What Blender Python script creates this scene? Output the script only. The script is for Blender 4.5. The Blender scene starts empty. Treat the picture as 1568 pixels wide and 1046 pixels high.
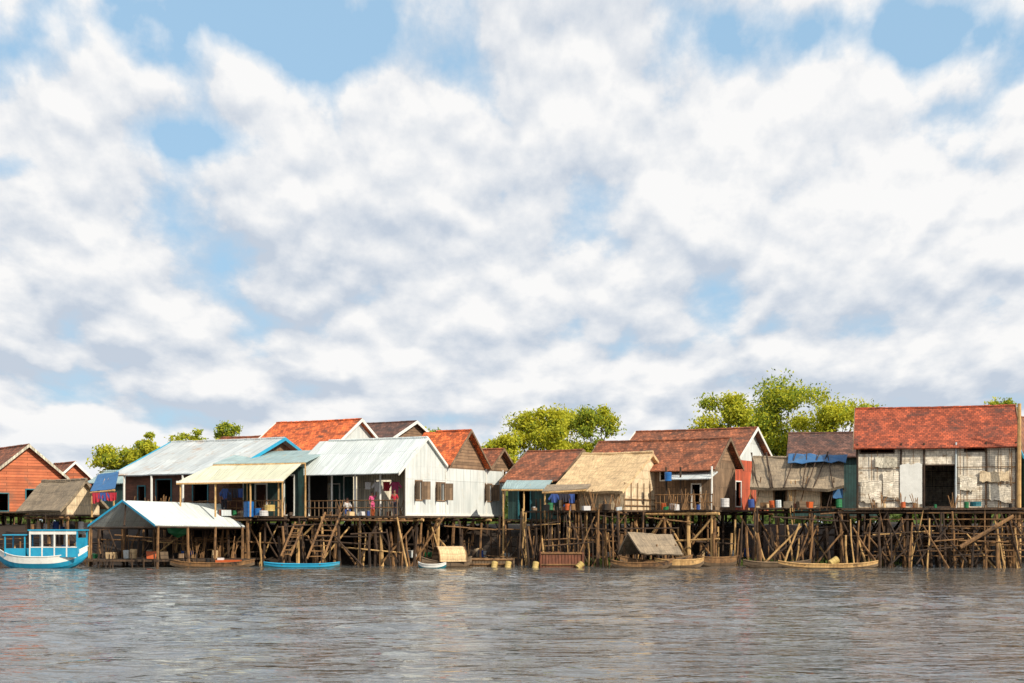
import bpy, math, random
import numpy as np
from mathutils import Vector, Matrix
random.seed(7); np.random.seed(7)
R=random.uniform
sc=bpy.context.scene
COL=sc.collection
# ---------- survey: 50 mm lens, eye 2.4 m over water ----------
F=2178.0; H0=800.0; CX=784.0; EYE=2.4
def wx(px,Y): return (px-CX)/F*Y
def wz(py,Y): return EYE+(H0-py)/F*Y
def S(r,g,b,k=1.0):
    return tuple(((v/255.0)/12.92 if v<10 else (((v/255.0)+.055)/1.055)**2.4)*k for v in (r,g,b))
# ---------- materials ----------
def N(nt,t,**k):
    n=nt.nodes.new(t)
    for a,b in k.items(): setattr(n,a,b)
    return n
def mth(nt,op,a,b=None,c=None,clamp=False):
    n=N(nt,'ShaderNodeMath',operation=op,use_clamp=clamp)
    for i,v in enumerate((a,b,c)):
        if v is None: continue
        if isinstance(v,(int,float)): n.inputs[i].default_value=v
        else: nt.links.new(v,n.inputs[i])
    return n.outputs[0]
def mixc(nt,f,a,b,mode='MIX'):
    n=N(nt,'ShaderNodeMix',data_type='RGBA',blend_type=mode,clamp_factor=True)
    for i,v in ((0,f),(6,a),(7,b)):
        if isinstance(v,(int,float)): n.inputs[i].default_value=v
        elif isinstance(v,tuple): n.inputs[i].default_value=(v[0],v[1],v[2],1)
        else: nt.links.new(v,n.inputs[i])
    return n.outputs[2]
def noise(nt,vec,s,d=5,r=.55,dist=0,dim='3D'):
    n=N(nt,'ShaderNodeTexNoise',noise_dimensions=dim); n.inputs['Scale'].default_value=s; n.inputs['Detail'].default_value=d
    n.inputs['Roughness'].default_value=r; n.inputs['Distortion'].default_value=dist
    nt.links.new(vec,n.inputs['Vector']); return n.outputs['Fac']
def rng(nt,v,a,b,c=0.,d=1.):
    n=N(nt,'ShaderNodeMapRange',clamp=True); nt.links.new(v,n.inputs[0])
    for i,x in enumerate((a,b,c,d)): n.inputs[i+1].default_value=x
    return n.outputs[0]
def mapping(nt,vec,scale):
    n=N(nt,'ShaderNodeMapping'); n.inputs['Scale'].default_value=scale; nt.links.new(vec,n.inputs[0]); return n.outputs[0]
def N_sep(nt,v,i):
    sp=N(nt,'ShaderNodeSeparateXYZ'); nt.links.new(v,sp.inputs[0]); return sp.outputs[i]
MATS={}
def mat(name,c1,c2,pat=None,s=2.0,rough=.85,bump=.4,stain=None,st=(.55,.7),ss=.9,metal=0,trans=0):
    m=bpy.data.materials.new(name); m.use_nodes=True; nt=m.node_tree; L=nt.links
    b=nt.nodes['Principled BSDF']; tc=N(nt,'ShaderNodeTexCoord')
    obj=tc.outputs['Object']; uv=tc.outputs['UV']
    if trans:
        f=rng(nt,noise(nt,obj,s,2,.5),.35,.65); col=mixc(nt,f,c1,c2)
        b.inputs['Roughness'].default_value=rough; L.new(col,b.inputs['Base Color'])
        t=N(nt,'ShaderNodeBsdfTranslucent'); L.new(col,t.inputs[0]); mx=N(nt,'ShaderNodeMixShader'); mx.inputs[0].default_value=trans
        L.new(b.outputs[0],mx.inputs[1]); L.new(t.outputs[0],mx.inputs[2]); L.new(mx.outputs[0],nt.nodes['Material Output'].inputs[0])
        MATS[name]=m; return m
    f=rng(nt,noise(nt,obj,s,6,.65),.3,.7)
    col=mixc(nt,f,c1,c2)
    h=noise(nt,obj,s*8,3)
    def grey(g):
        cb=N(nt,'ShaderNodeCombineColor'); [L.new(g,cb.inputs[i]) for i in range(3)]; return cb.outputs[0]
    def brick(vec,w,hh,mo,lo,hi,off=.5,mc=.3):
        n=N(nt,'ShaderNodeTexBrick',offset=off)
        n.inputs['Scale'].default_value=1; n.inputs['Brick Width'].default_value=w; n.inputs['Row Height'].default_value=hh
        n.inputs['Mortar Size'].default_value=mo; n.inputs['Color1'].default_value=(lo,lo,lo,1); n.inputs['Color2'].default_value=(hi,hi,hi,1)
        n.inputs['Mortar'].default_value=(mc,mc,mc,1); n.inputs['Mortar Smooth'].default_value=.3; n.inputs['Bias'].default_value=0
        L.new(vec,n.inputs['Vector']); return n.outputs['Color'],n.outputs['Fac']
    hs=None
    if pat=='plank_v':
        cb=N(nt,'ShaderNodeCombineXYZ')
        L.new(N_sep(nt,uv,1),cb.inputs[0]); L.new(N_sep(nt,uv,0),cb.inputs[1]); vv=cb.outputs[0]
        bc,bf=brick(vv,2.2,.17,.012,.65,1.25); col=mixc(nt,1,col,bc,'MULTIPLY'); hs=mth(nt,'SUBTRACT',1,bf)
    elif pat=='plank_h':
        bc,bf=brick(uv,2.6,.18,.014,.7,1.25); col=mixc(nt,1,col,bc,'MULTIPLY'); hs=mth(nt,'SUBTRACT',1,bf)
    elif pat=='tile':
        bc,bf=brick(uv,.2,.2,.013,.55,1.55,mc=.3); col=mixc(nt,1,col,bc,'MULTIPLY'); hs=mth(nt,'SUBTRACT',1,bf)
        col=mixc(nt,1,col,grey(rng(nt,noise(nt,mapping(nt,uv,(1.2,.35,1)),1,4),.3,.7,.7,1.25)),'MULTIPLY')
    elif pat=='corr':
        w=mth(nt,'SINE',mth(nt,'MULTIPLY',N_sep(nt,uv,0),44.0)); hs=mth(nt,'MULTIPLY',w,.6)
        bc,bf=brick(uv,.78,2.4,.014,.88,1.05,off=0,mc=.6); col=mixc(nt,1,col,bc,'MULTIPLY')
        sv=noise(nt,mapping(nt,uv,(5,.5,1)),1,4); col=mixc(nt,1,col,grey(rng(nt,sv,.3,.7,.82,1.08)),'MULTIPLY')
    elif pat in('thatch','grain'):
        sx,sy=(16,1.6) if pat=='thatch' else (12,1.0)
        sv=noise(nt,mapping(nt,uv,(sx,sy,1)),1,5,.7); col=mixc(nt,1,col,grey(rng(nt,sv,.28,.72,.5,1.5)),'MULTIPLY'); hs=sv
        if pat=='thatch':
            rows=mth(nt,'FRACT',mth(nt,'MULTIPLY',mth(nt,'ADD',N_sep(nt,uv,1),mth(nt,'MULTIPLY',noise(nt,obj,1.5),.35)),2.0))
            col=mixc(nt,1,col,grey(rng(nt,rows,0,.2,.72,1.05)),'MULTIPLY')
    elif pat=='weave':
        bc,bf=brick(uv,.32,.11,.010,.8,1.2,mc=.5); col=mixc(nt,.8,col,bc,'MULTIPLY'); hs=mth(nt,'SUBTRACT',1,bf)
        bc,bf=brick(uv,1.1,.9,.018,.88,1.12,mc=.5); col=mixc(nt,1,col,bc,'MULTIPLY')
        sv=noise(nt,mapping(nt,uv,(7,1.5,1)),1,6,.7); col=mixc(nt,1,col,grey(rng(nt,sv,.3,.62,.6,1.2)),'MULTIPLY')
    elif pat=='brickw':
        bc,bf=brick(uv,.3,.1,.012,.7,1.2,mc=.8); col=mixc(nt,1,col,bc,'MULTIPLY')
    if stain:
        sf=rng(nt,noise(nt,obj,ss,7,.7,.4),st[0],st[1]); col=mixc(nt,sf,col,stain)
    L.new(col,b.inputs['Base Color']); b.inputs['Roughness'].default_value=rough; b.inputs['Metallic'].default_value=metal
    hh=h if hs is None else mth(nt,'ADD',mth(nt,'MULTIPLY',h,.5),hs)
    bp=N(nt,'ShaderNodeBump'); bp.inputs['Strength'].default_value=bump; bp.inputs['Distance'].default_value=.03
    L.new(hh,bp.inputs['Height']); L.new(bp.outputs[0],b.inputs['Normal'])
    MATS[name]=m; return m
mat('tile_orange',S(226,114,56),S(182,84,44),'tile',1.2,stain=S(84,56,44),st=(.53,.68))
mat('tile_red',S(174,82,48,.95),S(134,64,42,.95),'tile',.9,stain=S(80,54,44),st=(.52,.70))
mat('tile_brown',S(168,98,64,.95),S(122,76,54,.95),'tile',1.5,stain=S(76,58,48),st=(.5,.66))
mat('tile_dark',S(112,76,62),S(82,60,54),'tile',1.5,stain=S(56,48,46),st=(.5,.65))
mat('metal_grey',S(206,210,208),S(186,194,196),'corr',.7,rough=.6,stain=S(172,142,114),st=(.55,.71))
mat('metal_pale',S(220,226,222),S(204,212,212),'corr',.6,rough=.6,stain=S(186,176,158),st=(.62,.8))
mat('metal_cream',S(220,218,190),S(204,204,176),'corr',.6,rough=.6,stain=S(164,154,124),st=(.58,.8))
mat('metal_teal',S(166,188,186),S(142,166,168),'corr',.8,rough=.6,stain=S(140,126,104),st=(.58,.75))
mat('metal_rust',S(160,106,76),S(128,94,76),'corr',1.2,rough=.8,stain=S(90,70,60),st=(.5,.7))
mat('wall_white',S(226,228,224,.96),S(210,216,214,.96),'corr',.8,rough=.6,bump=.3,stain=S(184,176,158),st=(.58,.82))
mat('wall_cream',S(216,208,188),S(190,180,158),'plank_v',1.5,stain=S(132,112,86),st=(.56,.78))
mat('wall_orange',S(206,118,78),S(176,96,64),'plank_h',1.5,stain=S(126,92,74),st=(.54,.76))
mat('wall_redpaint',S(206,96,62),S(170,80,56),'plank_v',1.5,stain=S(120,90,70),st=(.56,.78))
mat('wall_wood',S(156,128,100,.9),S(112,90,70,.9),'plank_v',1.5,stain=S(74,58,48),st=(.55,.75))
mat('wall_woodh',S(162,130,100,.9),S(118,92,72,.9),'plank_h',1.5,stain=S(78,62,50),st=(.55,.75))
mat('wall_teal',S(60,98,94,.7),S(44,74,72,.7),'plank_v',1.5,stain=S(54,50,44),st=(.52,.72))
mat('wall_weave',S(240,228,208),S(210,196,172),'weave',2.2,stain=S(146,122,96),st=(.56,.70),ss=1.6)
mat('wall_thatch',S(224,202,168),S(188,164,130),'thatch',2.0,bump=.8,stain=S(128,106,82),st=(.57,.74))
mat('thatch_tan',S(212,182,138),S(180,152,114),'thatch',1.6,bump=.9,stain=S(126,104,80),st=(.58,.78))
mat('thatch_grey',S(152,134,110),S(112,100,84),'thatch',1.6,bump=.9,stain=S(80,70,58),st=(.55,.75))
mat('brick_wall',S(140,92,72,.75),S(104,74,60,.75),'brickw',1.5,stain=S(60,50,44),st=(.55,.75))
mat('bamboo',S(172,128,80,.75),S(106,76,50,.75),'grain',3,stain=S(50,37,28),st=(.5,.66),ss=1.2)
mat('pole',S(102,76,54,.6),S(60,45,34,.6),'grain',3,stain=S(34,27,22),st=(.5,.66),ss=1.0)
mat('polelight',S(218,178,118,.9),S(168,128,80,.9),'grain',3,stain=S(84,62,42),st=(.54,.72),ss=1.0)
mat('deck',S(112,86,62,.65),S(74,58,46,.65),'plank_v',2,stain=S(46,38,32),st=(.55,.75))
mat('white_paint',S(232,230,222),S(212,210,202),None,3,rough=.6,stain=S(166,156,140),st=(.6,.78))
mat('blue_paint',S(46,172,208,.85),S(34,146,188,.85),None,3,rough=.45,bump=.15,stain=S(100,126,130),st=(.62,.78))
mat('teal_paint',S(50,132,142,.75),S(38,106,120,.75),None,3,rough=.5,stain=S(80,84,76),st=(.58,.74))
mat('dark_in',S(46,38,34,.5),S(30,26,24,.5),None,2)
mat('mud',S(84,64,46,.4),S(52,40,30,.4),None,1.2,bump=.9,stain=S(50,56,30,.5),st=(.6,.75),ss=.5)
mat('tarp_blue',S(64,124,178,.75),S(48,98,150,.75),None,2,rough=.7,stain=S(90,100,104),st=(.54,.72))
mat('tarp_green',S(40,140,80,.7),S(26,110,66,.7),None,2,rough=.6)
mat('tarp_red',S(200,40,50,.85),S(150,44,70,.8),None,6,rough=.8)
mat('cloth_pink',S(226,96,142,.8),S(206,74,124,.8),None,4)
mat('cloth_red',S(196,40,56,.8),S(170,30,50,.8),None,4)
mat('cloth_white',S(225,222,218,.8),S(205,200,198,.8),None,4)
mat('cloth_blue',S(60,90,160,.8),S(46,70,130,.8),None,4)
mat('cloth_dark',S(50,48,62,.8),S(38,36,50,.8),None,4)
mat('plastic_blue',S(30,110,180,.8),S(26,96,165,.8),None,3,rough=.35,bump=.05)
mat('plastic_yellow',S(218,190,116,.8),S(196,166,96,.8),None,3,rough=.45,bump=.05,stain=S(130,110,70),st=(.56,.76))
mat('plastic_orange',S(216,106,50,.75),S(196,88,36,.75),None,3,rough=.45,bump=.05)
mat('rust',S(150,92,64,.7),S(112,70,54,.7),'grain',3)
mat('wood_boat',S(156,130,100,.75),S(112,92,72,.75),'plank_h',2,stain=S(66,54,44),st=(.54,.72))
mat('skin',S(150,104,78,.8),S(142,98,72,.8),None,5,rough=.6,bump=.05)
mat('hair',S(28,22,20,.8),S(22,18,16,.8),None,9,rough=.5)
mat('bark',S(110,92,70,.6),S(80,66,50,.6),'grain',3)
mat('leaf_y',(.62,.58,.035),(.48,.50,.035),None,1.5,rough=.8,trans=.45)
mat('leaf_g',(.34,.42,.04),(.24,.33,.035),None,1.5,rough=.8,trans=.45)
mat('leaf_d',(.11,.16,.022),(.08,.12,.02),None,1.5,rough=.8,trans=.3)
# ---------- mesh builder ----------
class MB:
    def __init__(s): s.v=[]; s.f=[]; s.m=[]; s.names=[]
    def mi(s,m):
        if m not in s.names: s.names.append(m)
        return s.names.index(m)
    def face(s,pts,m):
        i=len(s.v); s.v+= [tuple(p) for p in pts]; s.f.append(tuple(range(i,i+len(pts)))); s.m.append(s.mi(m))
    def mesh(s,vs,fs,m):
        i=len(s.v); s.v+=[tuple(p) for p in vs]; k=s.mi(m)
        for f in fs: s.f.append(tuple(a+i for a in f)); s.m.append(k)
    def box(s,c,ax,ay,az,m):
        c=Vector(c);ax=Vector(ax);ay=Vector(ay);az=Vector(az)
        vs=[c+ax*i+ay*j+az*k for k in(-.5,.5) for j in(-.5,.5) for i in(-.5,.5)]
        s.mesh(vs,[(0,2,3,1),(4,5,7,6),(0,1,5,4),(2,6,7,3),(0,4,6,2),(1,3,7,5)],m)
    def pole(s,a,b,r,r2=None,n=6,m='pole'):
        a=Vector(a);b=Vector(b);r2=r if r2 is None else r2; d=(b-a)
        if d.length<1e-4: return
        d.normalize(); t=d.orthogonal().normalized(); q=d.cross(t)
        vs=[]
        for p,rr in((a,r),(b,r2)):
            for i in range(n):
                an=2*math.pi*i/n; vs.append(p+(t*math.cos(an)+q*math.sin(an))*rr)
        s.mesh(vs,[(i,(i+1)%n,n+(i+1)%n,n+i) for i in range(n)]+[tuple(range(n-1,-1,-1)),tuple(range(n,2*n))],m)
    def bent(s,a,b,r,m='pole',k=3,j=.05):
        a=Vector(a);b=Vector(b);p=a
        for i in range(1,k+1):
            q=a.lerp(b,i/k)+(Vector((R(-j,j),R(-j,j),0)) if i<k else Vector())
            s.pole(p,q,r*(1-.2*(i-1)/k),r*(1-.2*i/k),6,m); p=q
    def sheet(s,p00,p10,p11,p01,nu,nv,th,m,jit=.02,sag=0,edge=0):
        P=[Vector(p) for p in(p00,p10,p11,p01)]; n=(P[1]-P[0]).cross(P[3]-P[0]).normalized()
        if n.z<0: n=-n
        top=[];bot=[]
        for j in range(nv+1):
            for i in range(nu+1):
                a=i/nu;b=j/nv
                p=P[0].lerp(P[1],a).lerp(P[3].lerp(P[2],a),b)
                p=p+Vector((0,0,R(-jit,jit)-sag*math.sin(math.pi*a)*math.sin(math.pi*b)-sag*.5*math.sin(math.pi*a)))
                if j==0 and edge: p=p-(P[3]-P[0]).normalized()*R(0,edge)
                top.append(p);bot.append(p-n*th)
        k=len(top);w=nu+1;fs=[]
        for j in range(nv):
            for i in range(nu):
                a=j*w+i; fs.append((a,a+1,a+w+1,a+w)); fs.append((k+a,k+a+w,k+a+w+1,k+a+1))
        for i in range(nu):
            fs.append((i,k+i,k+i+1,i+1)); a=nv*w+i; fs.append((a,a+1,k+a+1,k+a))
        for j in range(nv):
            a=j*w; fs.append((a,a+w,k+a+w,k+a)); a=j*w+nu; fs.append((a,k+a,k+a+w,a+w))
        s.mesh(top+bot,fs,m)
    def obj(s,name,parent=None,smooth=False):
        if not s.f: return None
        me=bpy.data.meshes.new(name); loc=Vector(parent.location) if parent else Vector()
        me.from_pydata([tuple(Vector(p)-loc) for p in s.v],[],s.f); 
        for n in s.names: me.materials.append(MATS[n])
        me.polygons.foreach_set('material_index',s.m)
        uv=me.uv_layers.new(name='UVMap'); me.update()
        co=np.empty(len(me.vertices)*3); me.vertices.foreach_get('co',co); co=co.reshape(-1,3)
        li=np.empty(len(me.loops),dtype=int); me.loops.foreach_get('vertex_index',li)
        nn=np.empty(len(me.polygons)*3); me.polygons.foreach_get('normal',nn); nn=nn.reshape(-1,3)
        tot=np.empty(len(me.polygons),dtype=int); me.polygons.foreach_get('loop_total',tot)
        nl=np.repeat(nn,tot,axis=0)
        t=np.stack([-nl[:,1],nl[:,0],np.zeros(len(nl))],1); ln=np.linalg.norm(t,axis=1); flat=ln<.05
        t[flat]=(1,0,0); ln[flat]=1; t/=ln[:,None]; b=np.cross(nl,t)
        p=co[li]; U=np.stack([(p*t).sum(1),(p*b).sum(1)],1).astype(np.float32)
        uv.data.foreach_set('uv',U.ravel())
        if smooth: me.polygons.foreach_set('use_smooth',[True]*len(me.polygons))
        o=bpy.data.objects.new(name,me); COL.objects.link(o)
        if parent: o.parent=parent
        return o
def empty(name,loc):
    e=bpy.data.objects.new(name,None); e.location=loc; e.empty_display_size=.3; COL.objects.link(e); return e
class Fr:
    def __init__(s,px,Y,th):
        s.c=Vector((wx(px,Y),Y)); a=math.radians(th); s.U=Vector((-math.cos(a),math.sin(a))); s.V=Vector((math.sin(a),math.cos(a)))
    def p(s,u,v,z=0):
        q=s.c+s.U*u+s.V*v; return Vector((q.x,q.y,z))
    def _t(s,o,d,px):
        k=(px-CX)/F; return (k*o.y-o.x)/(d.x-k*d.y)
    def su(s,px,v=0): return s._t(s.p(0,v),s.U,px)
    def sv(s,px,u=0): return s._t(s.p(u,0),s.V,px)
def wall(mb,fr,a,b,z0,z1,m,ops=(),inn=(0,1),gab=None,mg=None,rev=.09,frame=None):
    A=Vector(a);B=Vector(b);Lw=(B-A).length;d=(B-A)/Lw; I=Vector(inn)
    def P(s,z,off=0):
        q=A+d*s+I*off; return fr.p(q.x,q.y,z)
    xs=sorted(set([0,Lw]+[min(max(v,0),Lw) for o in ops for v in o[:2]])); zs=sorted(set([z0,z1]+[v for o in ops for v in o[2:4]]))
    for i in range(len(xs)-1):
        for j in range(len(zs)-1):
            cx=(xs[i]+xs[i+1])/2; cz=(zs[j]+zs[j+1])/2
            if any(o[0]<cx<o[1] and o[2]<cz<o[3] for o in ops): continue
            mb.face([P(xs[i],zs[j]),P(xs[i+1],zs[j]),P(xs[i+1],zs[j+1]),P(xs[i],zs[j+1])],m)
    for o in ops:
        s0,s1,a0,a1=o[:4]
        for q in(((s0,a0),(s1,a0)),((s1,a0),(s1,a1)),((s1,a1),(s0,a1)),((s0,a1),(s0,a0))):
            mb.face([P(q[0][0],q[0][1]),P(q[1][0],q[1][1]),P(q[1][0],q[1][1],rev),P(q[0][0],q[0][1],rev)],m)
        if frame:
            D3=P(1,0)-P(0,0); I3=(P(0,0,1)-P(0,0))
            for (s,z,w,h) in(((s0+s1)/2,a1+.035,s1-s0+.14,.07),((s0+s1)/2,a0-.035,s1-s0+.14,.07)):
                mb.box(P(s,z,-.02),D3*w,I3*.06,(0,0,h),frame)
            for s in(s0-.035,s1+.035): mb.box(P(s,(a0+a1)/2,-.02),D3*.07,I3*.06,(0,0,a1-a0),frame)
    if gab: mb.face([P(0,z1),P(Lw,z1),P(Lw*.5,gab)],mg or m)
def stilts(mb,fr,u0,u1,v0,v1,zt,du=1.5,dv=2.0,r=.085,lean=.12,brace=.5,m=('pole','pole','bamboo')):
    nu=max(1,round((u1-u0)/du)); nv=max(1,round((v1-v0)/dv))
    for j in range(nv+1):
        for i in range(nu+1):
            u=u0+(u1-u0)*i/nu+R(-.15,.15); v=v0+(v1-v0)*j/nv
            t=fr.p(u,v,zt); b=fr.p(u+R(-lean,lean),v+R(-lean,lean),-.6)
            mb.bent(b,t,r*R(.7,1.35),random.choice(m),3,.03)
            if i<nu and R(0,1)<brace:
                w=(u1-u0)/nu
                z0,z1=(R(0,.6),zt-R(0,.4)) if R(0,1)<.5 else (zt-R(0,.4),R(0,.6))
                mb.bent(fr.p(u,v-.08,z0),fr.p(u+w*R(.8,1.6),v-.08,z1),r*.65,random.choice(m),2,.03)
        mb.bent(fr.p(u0-.3,v-.07,zt-.12),fr.p(u1+.3,v-.07,zt-.12+R(-.05,.05)),r*.8,random.choice(m),3,.03)
        if R(0,1)<.5: z=zt*R(.4,.6); mb.bent(fr.p(u0-.3,v-.07,z+R(-.2,.2)),fr.p(u1+.3,v-.07,z+R(-.2,.2)),r*.6,random.choice(m),3,.03)
def house(name,px0,Y,th,pxR,pxL,pyF,pyE,pyR,wm,rm,trim='white_paint',gm=None,porch=0,D=None,ovf=.5,og=.35,fops=(),sops=(),jit=.02,thick=.07,sag=.05,stil=True,frame='pole',edge=0,fwm=None,trimL=True):
    fr=Fr(px0,Y,th); D=D or fr.sv(pxR); L=fr.su(pxL); zf=wz(pyF,Y); ze=wz(pyE,Y); zr=wz(pyR,fr.p(0,D/2).y)
    e=empty(name,fr.p(L/2,D/2,0)); 
    mb=MB()
    wall(mb,fr,(0,0),(0,D),zf,ze,wm,sops,(1,0),zr-.03,gm,frame=frame)
    wall(mb,fr,(L,0),(L,D),zf,ze,wm,(),(-1,0),zr-.03,gm)
    wall(mb,fr,(0,D),(L,D),zf,ze,wm,(),(0,-1))
    zt=ze+(zr-ze)*min(1,porch/(D/2))
    wall(mb,fr,(0,porch),(L,porch),zf,zt-.04,fwm or wm,fops,(0,1),frame=frame)
    mb.obj('walls',e)
    s=(zr-ze)/(D/2); mb=MB(); nu=max(4,int(L/.7))
    mb.sheet(fr.p(-og,-ovf,ze-s*ovf+.06),fr.p(L+og,-ovf,ze-s*ovf+.06),fr.p(L+og,D/2,zr+.06),fr.p(-og,D/2,zr+.06),nu,5,thick,rm,jit,sag,edge)
    mb.sheet(fr.p(-og,D+.4,ze-s*.4+.05),fr.p(L+og,D+.4,ze-s*.4+.05),fr.p(L+og,D/2+.01,zr+.055),fr.p(-og,D/2+.01,zr+.055),nu,5,thick,rm,jit,sag,edge)
    mb.obj('roof',e)
    mb=MB()
    if trim:
        for u in(-og-.03,L+og+.03):
            for v,zz in((-ovf,ze-s*ovf),(D+.4,ze-s*.4)):
                a=fr.p(u,v,zz-.02); b=fr.p(u,D/2,zr+.02)
                m1=(a+b)/2; d=b-a; mb.box(m1,d,fr.p(.04,0)-fr.p(0,0),(0,0,.2),trim)
    k=int(L/.4)+1
    for i in range(k):
        a=-og+(L+2*og)*i/k; b=-og+(L+2*og)*(i+1)/k
        mb.pole(fr.p(a,D/2,zr+.06-sag*.5*math.sin(math.pi*i/k)),fr.p(b,D/2,zr+R(.06,.09)-sag*.5*math.sin(math.pi*i/k)),.09,.07,6,rm)
    mb.obj('roof_trim',e)
    mb=MB(); mb.sheet(fr.p(-.15,-.25,zf),fr.p(L+.15,-.25,zf),fr.p(L+.15,D+.1,zf),fr.p(-.15,D+.1,zf),4,2,.1,'deck',0)
    for i in range(int(L/.5)+1): mb.pole(fr.p(i*.5,-.45+R(-.1,.1),zf-.16),fr.p(i*.5,.6,zf-.16),.04,m='bamboo')
    mb.obj('floor',e)
    if stil:
        mb=MB(); stilts(mb,fr,0,L,0,D,zf-.1); mb.obj('stilts',e)
    return dict(fr=fr,D=D,L=L,zf=zf,ze=ze,zr=zr,e=e,s=s)
def win(fr,pa,pb,ya,yb,v=0):
    a=fr.su(pb,v); b=fr.su(pa,v); Y=fr.p((a+b)/2,v).y; return (a,b,wz(yb,Y),wz(ya,Y))
def winS(fr,pa,pb,ya,yb):
    a=fr.sv(pa); b=fr.sv(pb); Y=fr.p(0,(a+b)/2).y; return (a,b,wz(yb,Y),wz(ya,Y))
def shutter(mb,fr,u,v,z0,z1,w,m,ang=70,out=(-1,0),al=(0,1)):
    a=math.radians(ang); d=Vector(al)*math.cos(a)+Vector(out)*math.sin(a)
    p0=fr.p(u,v,z0); q=fr.p(u+d.x*w,v+d.y*w,z0); dd=q-p0; n=Vector((dd.y,-dd.x,0)).normalized()*.03
    mb.box((p0+q)/2+Vector((0,0,(z1-z0)/2)),dd,n,(0,0,z1-z0),m)
def drum(m,c,r,h,ax,mt):
    c=Vector(c);ax=Vector(ax).normalized()*h/2
    prof=[(-1,.86),(-.92,1),(-.35,.97),(-.3,1.03),(-.25,.97),(.25,.97),(.3,1.03),(.35,.97),(.92,1),(1,.86)]
    for (a,ra),(b,rb) in zip(prof[:-1],prof[1:]): m.pole(c+ax*a,c+ax*b,r*ra,r*rb,12,mt)

# =============== white three-gabled stilt house ===============
fr=Fr(620,78,29); zf=wz(790,78); ze=wz(710,78)
v=[0,fr.sv(682),fr.sv(744),fr.sv(770)]
e=empty('white_stilt_house',fr.p(3,v[3]/2,0)); mb=MB(); W=MB(); T=MB(); RF=MB()
apx=[672,661,689]; Ls=[fr.su(462),fr.su(560),fr.su(640)]
Ls[2]=5.0
roofm=['metal_pale','tile_orange','tile_brown']
ops=[winS(fr,636,645,737,765),winS(fr,668,680,740,766),winS(fr,743,752,742,767)]
wall(W,fr,(0,0),(0,v[3]),zf,ze-.1,'wall_white',ops,(1,0),frame='wall_woodh')
for o in ops: 
    shutter(T,fr,-.03,o[0],o[2],o[3],.5,'wall_wood',60,al=(0,-1)); shutter(T,fr,-.03,o[1],o[2],o[3],.5,'wall_wood',50,al=(0,1))
for i in range(3):
    a,b=v[i],v[i+1]; zr=wz(apx[i],fr.p(0,(a+b)/2).y); L=Ls[i]
    if i==2: b=a+3.2; 
    gm=['wall_white','wall_woodh','wall_woodh'][i]
    W.face([fr.p(-.004,a,ze-.1),fr.p(-.004,b,ze-.1),fr.p(-.004,b,ze),fr.p(-.004,(a+b)/2,zr-.04),fr.p(-.004,a,ze)],gm)
    W.face([fr.p(L,a,ze-.1),fr.p(L,b,ze-.1),fr.p(L,(a+b)/2,zr-.04)],gm)
    of=.85 if i==0 else 0
    og=.12 if i==0 else .35
    m_=(a+b)/2; s=(zr-ze)/(m_-a)
    RF.sheet(fr.p(-og,a-of,ze-s*of+.06),fr.p(L+.3,a-of,ze-s*of+.06),fr.p(L+.3,m_,zr+.06),fr.p(-og,m_,zr+.06),10,4,.06,roofm[i],.014,.03)
    RF.sheet(fr.p(-og,b,ze+.04),fr.p(L+.3,b,ze+.04),fr.p(L+.3,m_+.01,zr+.055),fr.p(-og,m_+.01,zr+.055),10,4,.06,roofm[i],.014,.03)
    for vv,zz in((a-of,ze-s*of),(b,ze)):
        p=fr.p(-og-.04,vv,zz); q=fr.p(-og-.04,m_,zr+.03); T.box((p+q)/2,q-p,fr.p(.05,0)-fr.p(0,0),(0,0,.16),'white_paint' if i==0 else 'wall_wood')
    for k in range(int(L/.4)): T.pole(fr.p(k*.4-og,m_,zr+.07),fr.p(k*.4+.4-og,m_,zr+.08),.08,.06,6,roofm[i])
for vv in(0.04,v[1],v[2],v[3]-.05): T.box(fr.p(-.03,vv,(zf+ze)/2),fr.p(.05,0)-fr.p(0,0),fr.p(0,.09)-fr.p(0,0),(0,0,ze-zf),'white_paint')
T.box(fr.p(-.035,v[3]/2,zf+.06),fr.p(.06,0)-fr.p(0,0),fr.p(0,v[3])-fr.p(0,0),(0,0,.1),'white_paint')
L0=Ls[0]; po=2.3
fo=[win(fr,500,520,742,790,po),win(fr,528,548,730,790,po),win(fr,575,600,735,765,po)]
wall(W,fr,(0.01,po),(L0,po),zf+.1,ze+.75,'wall_cream',fo,(0,1),frame='white_paint')
W.face([fr.p(L0*.72,po-.02,zf+.1),fr.p(L0*.95,po-.02,zf+.1),fr.p(L0*.95,po-.02,ze-.2),fr.p(L0*.72,po-.02,ze-.2)],'wall_teal')
wall(W,fr,(L0,po),(L0,v[3]),zf,ze,'wall_cream',(),(-1,0))
wall(W,fr,(0,v[3]),(L0,v[3]),zf,ze,'wall_white',(),(0,-1))
W.obj('walls',e); RF.obj('roofs',e); 
for u in [0.1,1.7,3.4,5.0,6.6,L0]:
    T.pole(fr.p(u,.1,zf),fr.p(u,.1,ze-.1),.06,m='white_paint' if u>.5 else 'wall_wood')
T.obj('trim_and_shutters',e)
G=MB(); G.sheet(fr.p(-.1,-.7,zf),fr.p(L0+.6,-.7,zf),fr.p(L0+.6,v[3],zf),fr.p(-.1,v[3],zf),4,2,.1,'deck',0)
for i in range(22): G.pole(fr.p(i*.36,-.95+R(-.15,.15),zf-.16),fr.p(i*.36,.8,zf-.16),.04,m='bamboo')
for z in(.45,.85): G.bent(fr.p(.1,-.6,zf+z),fr.p(L0,-.6,zf+z),.03,'bamboo',5,.02)
for i in range(24): 
    if not 7<i<10: G.pole(fr.p(.1+i*L0/24,-.6,zf),fr.p(.1+i*L0/24,-.6,zf+.85+R(-.05,.1)),.02,m='wall_wood')
G.obj('deck_and_railing',e)
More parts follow.
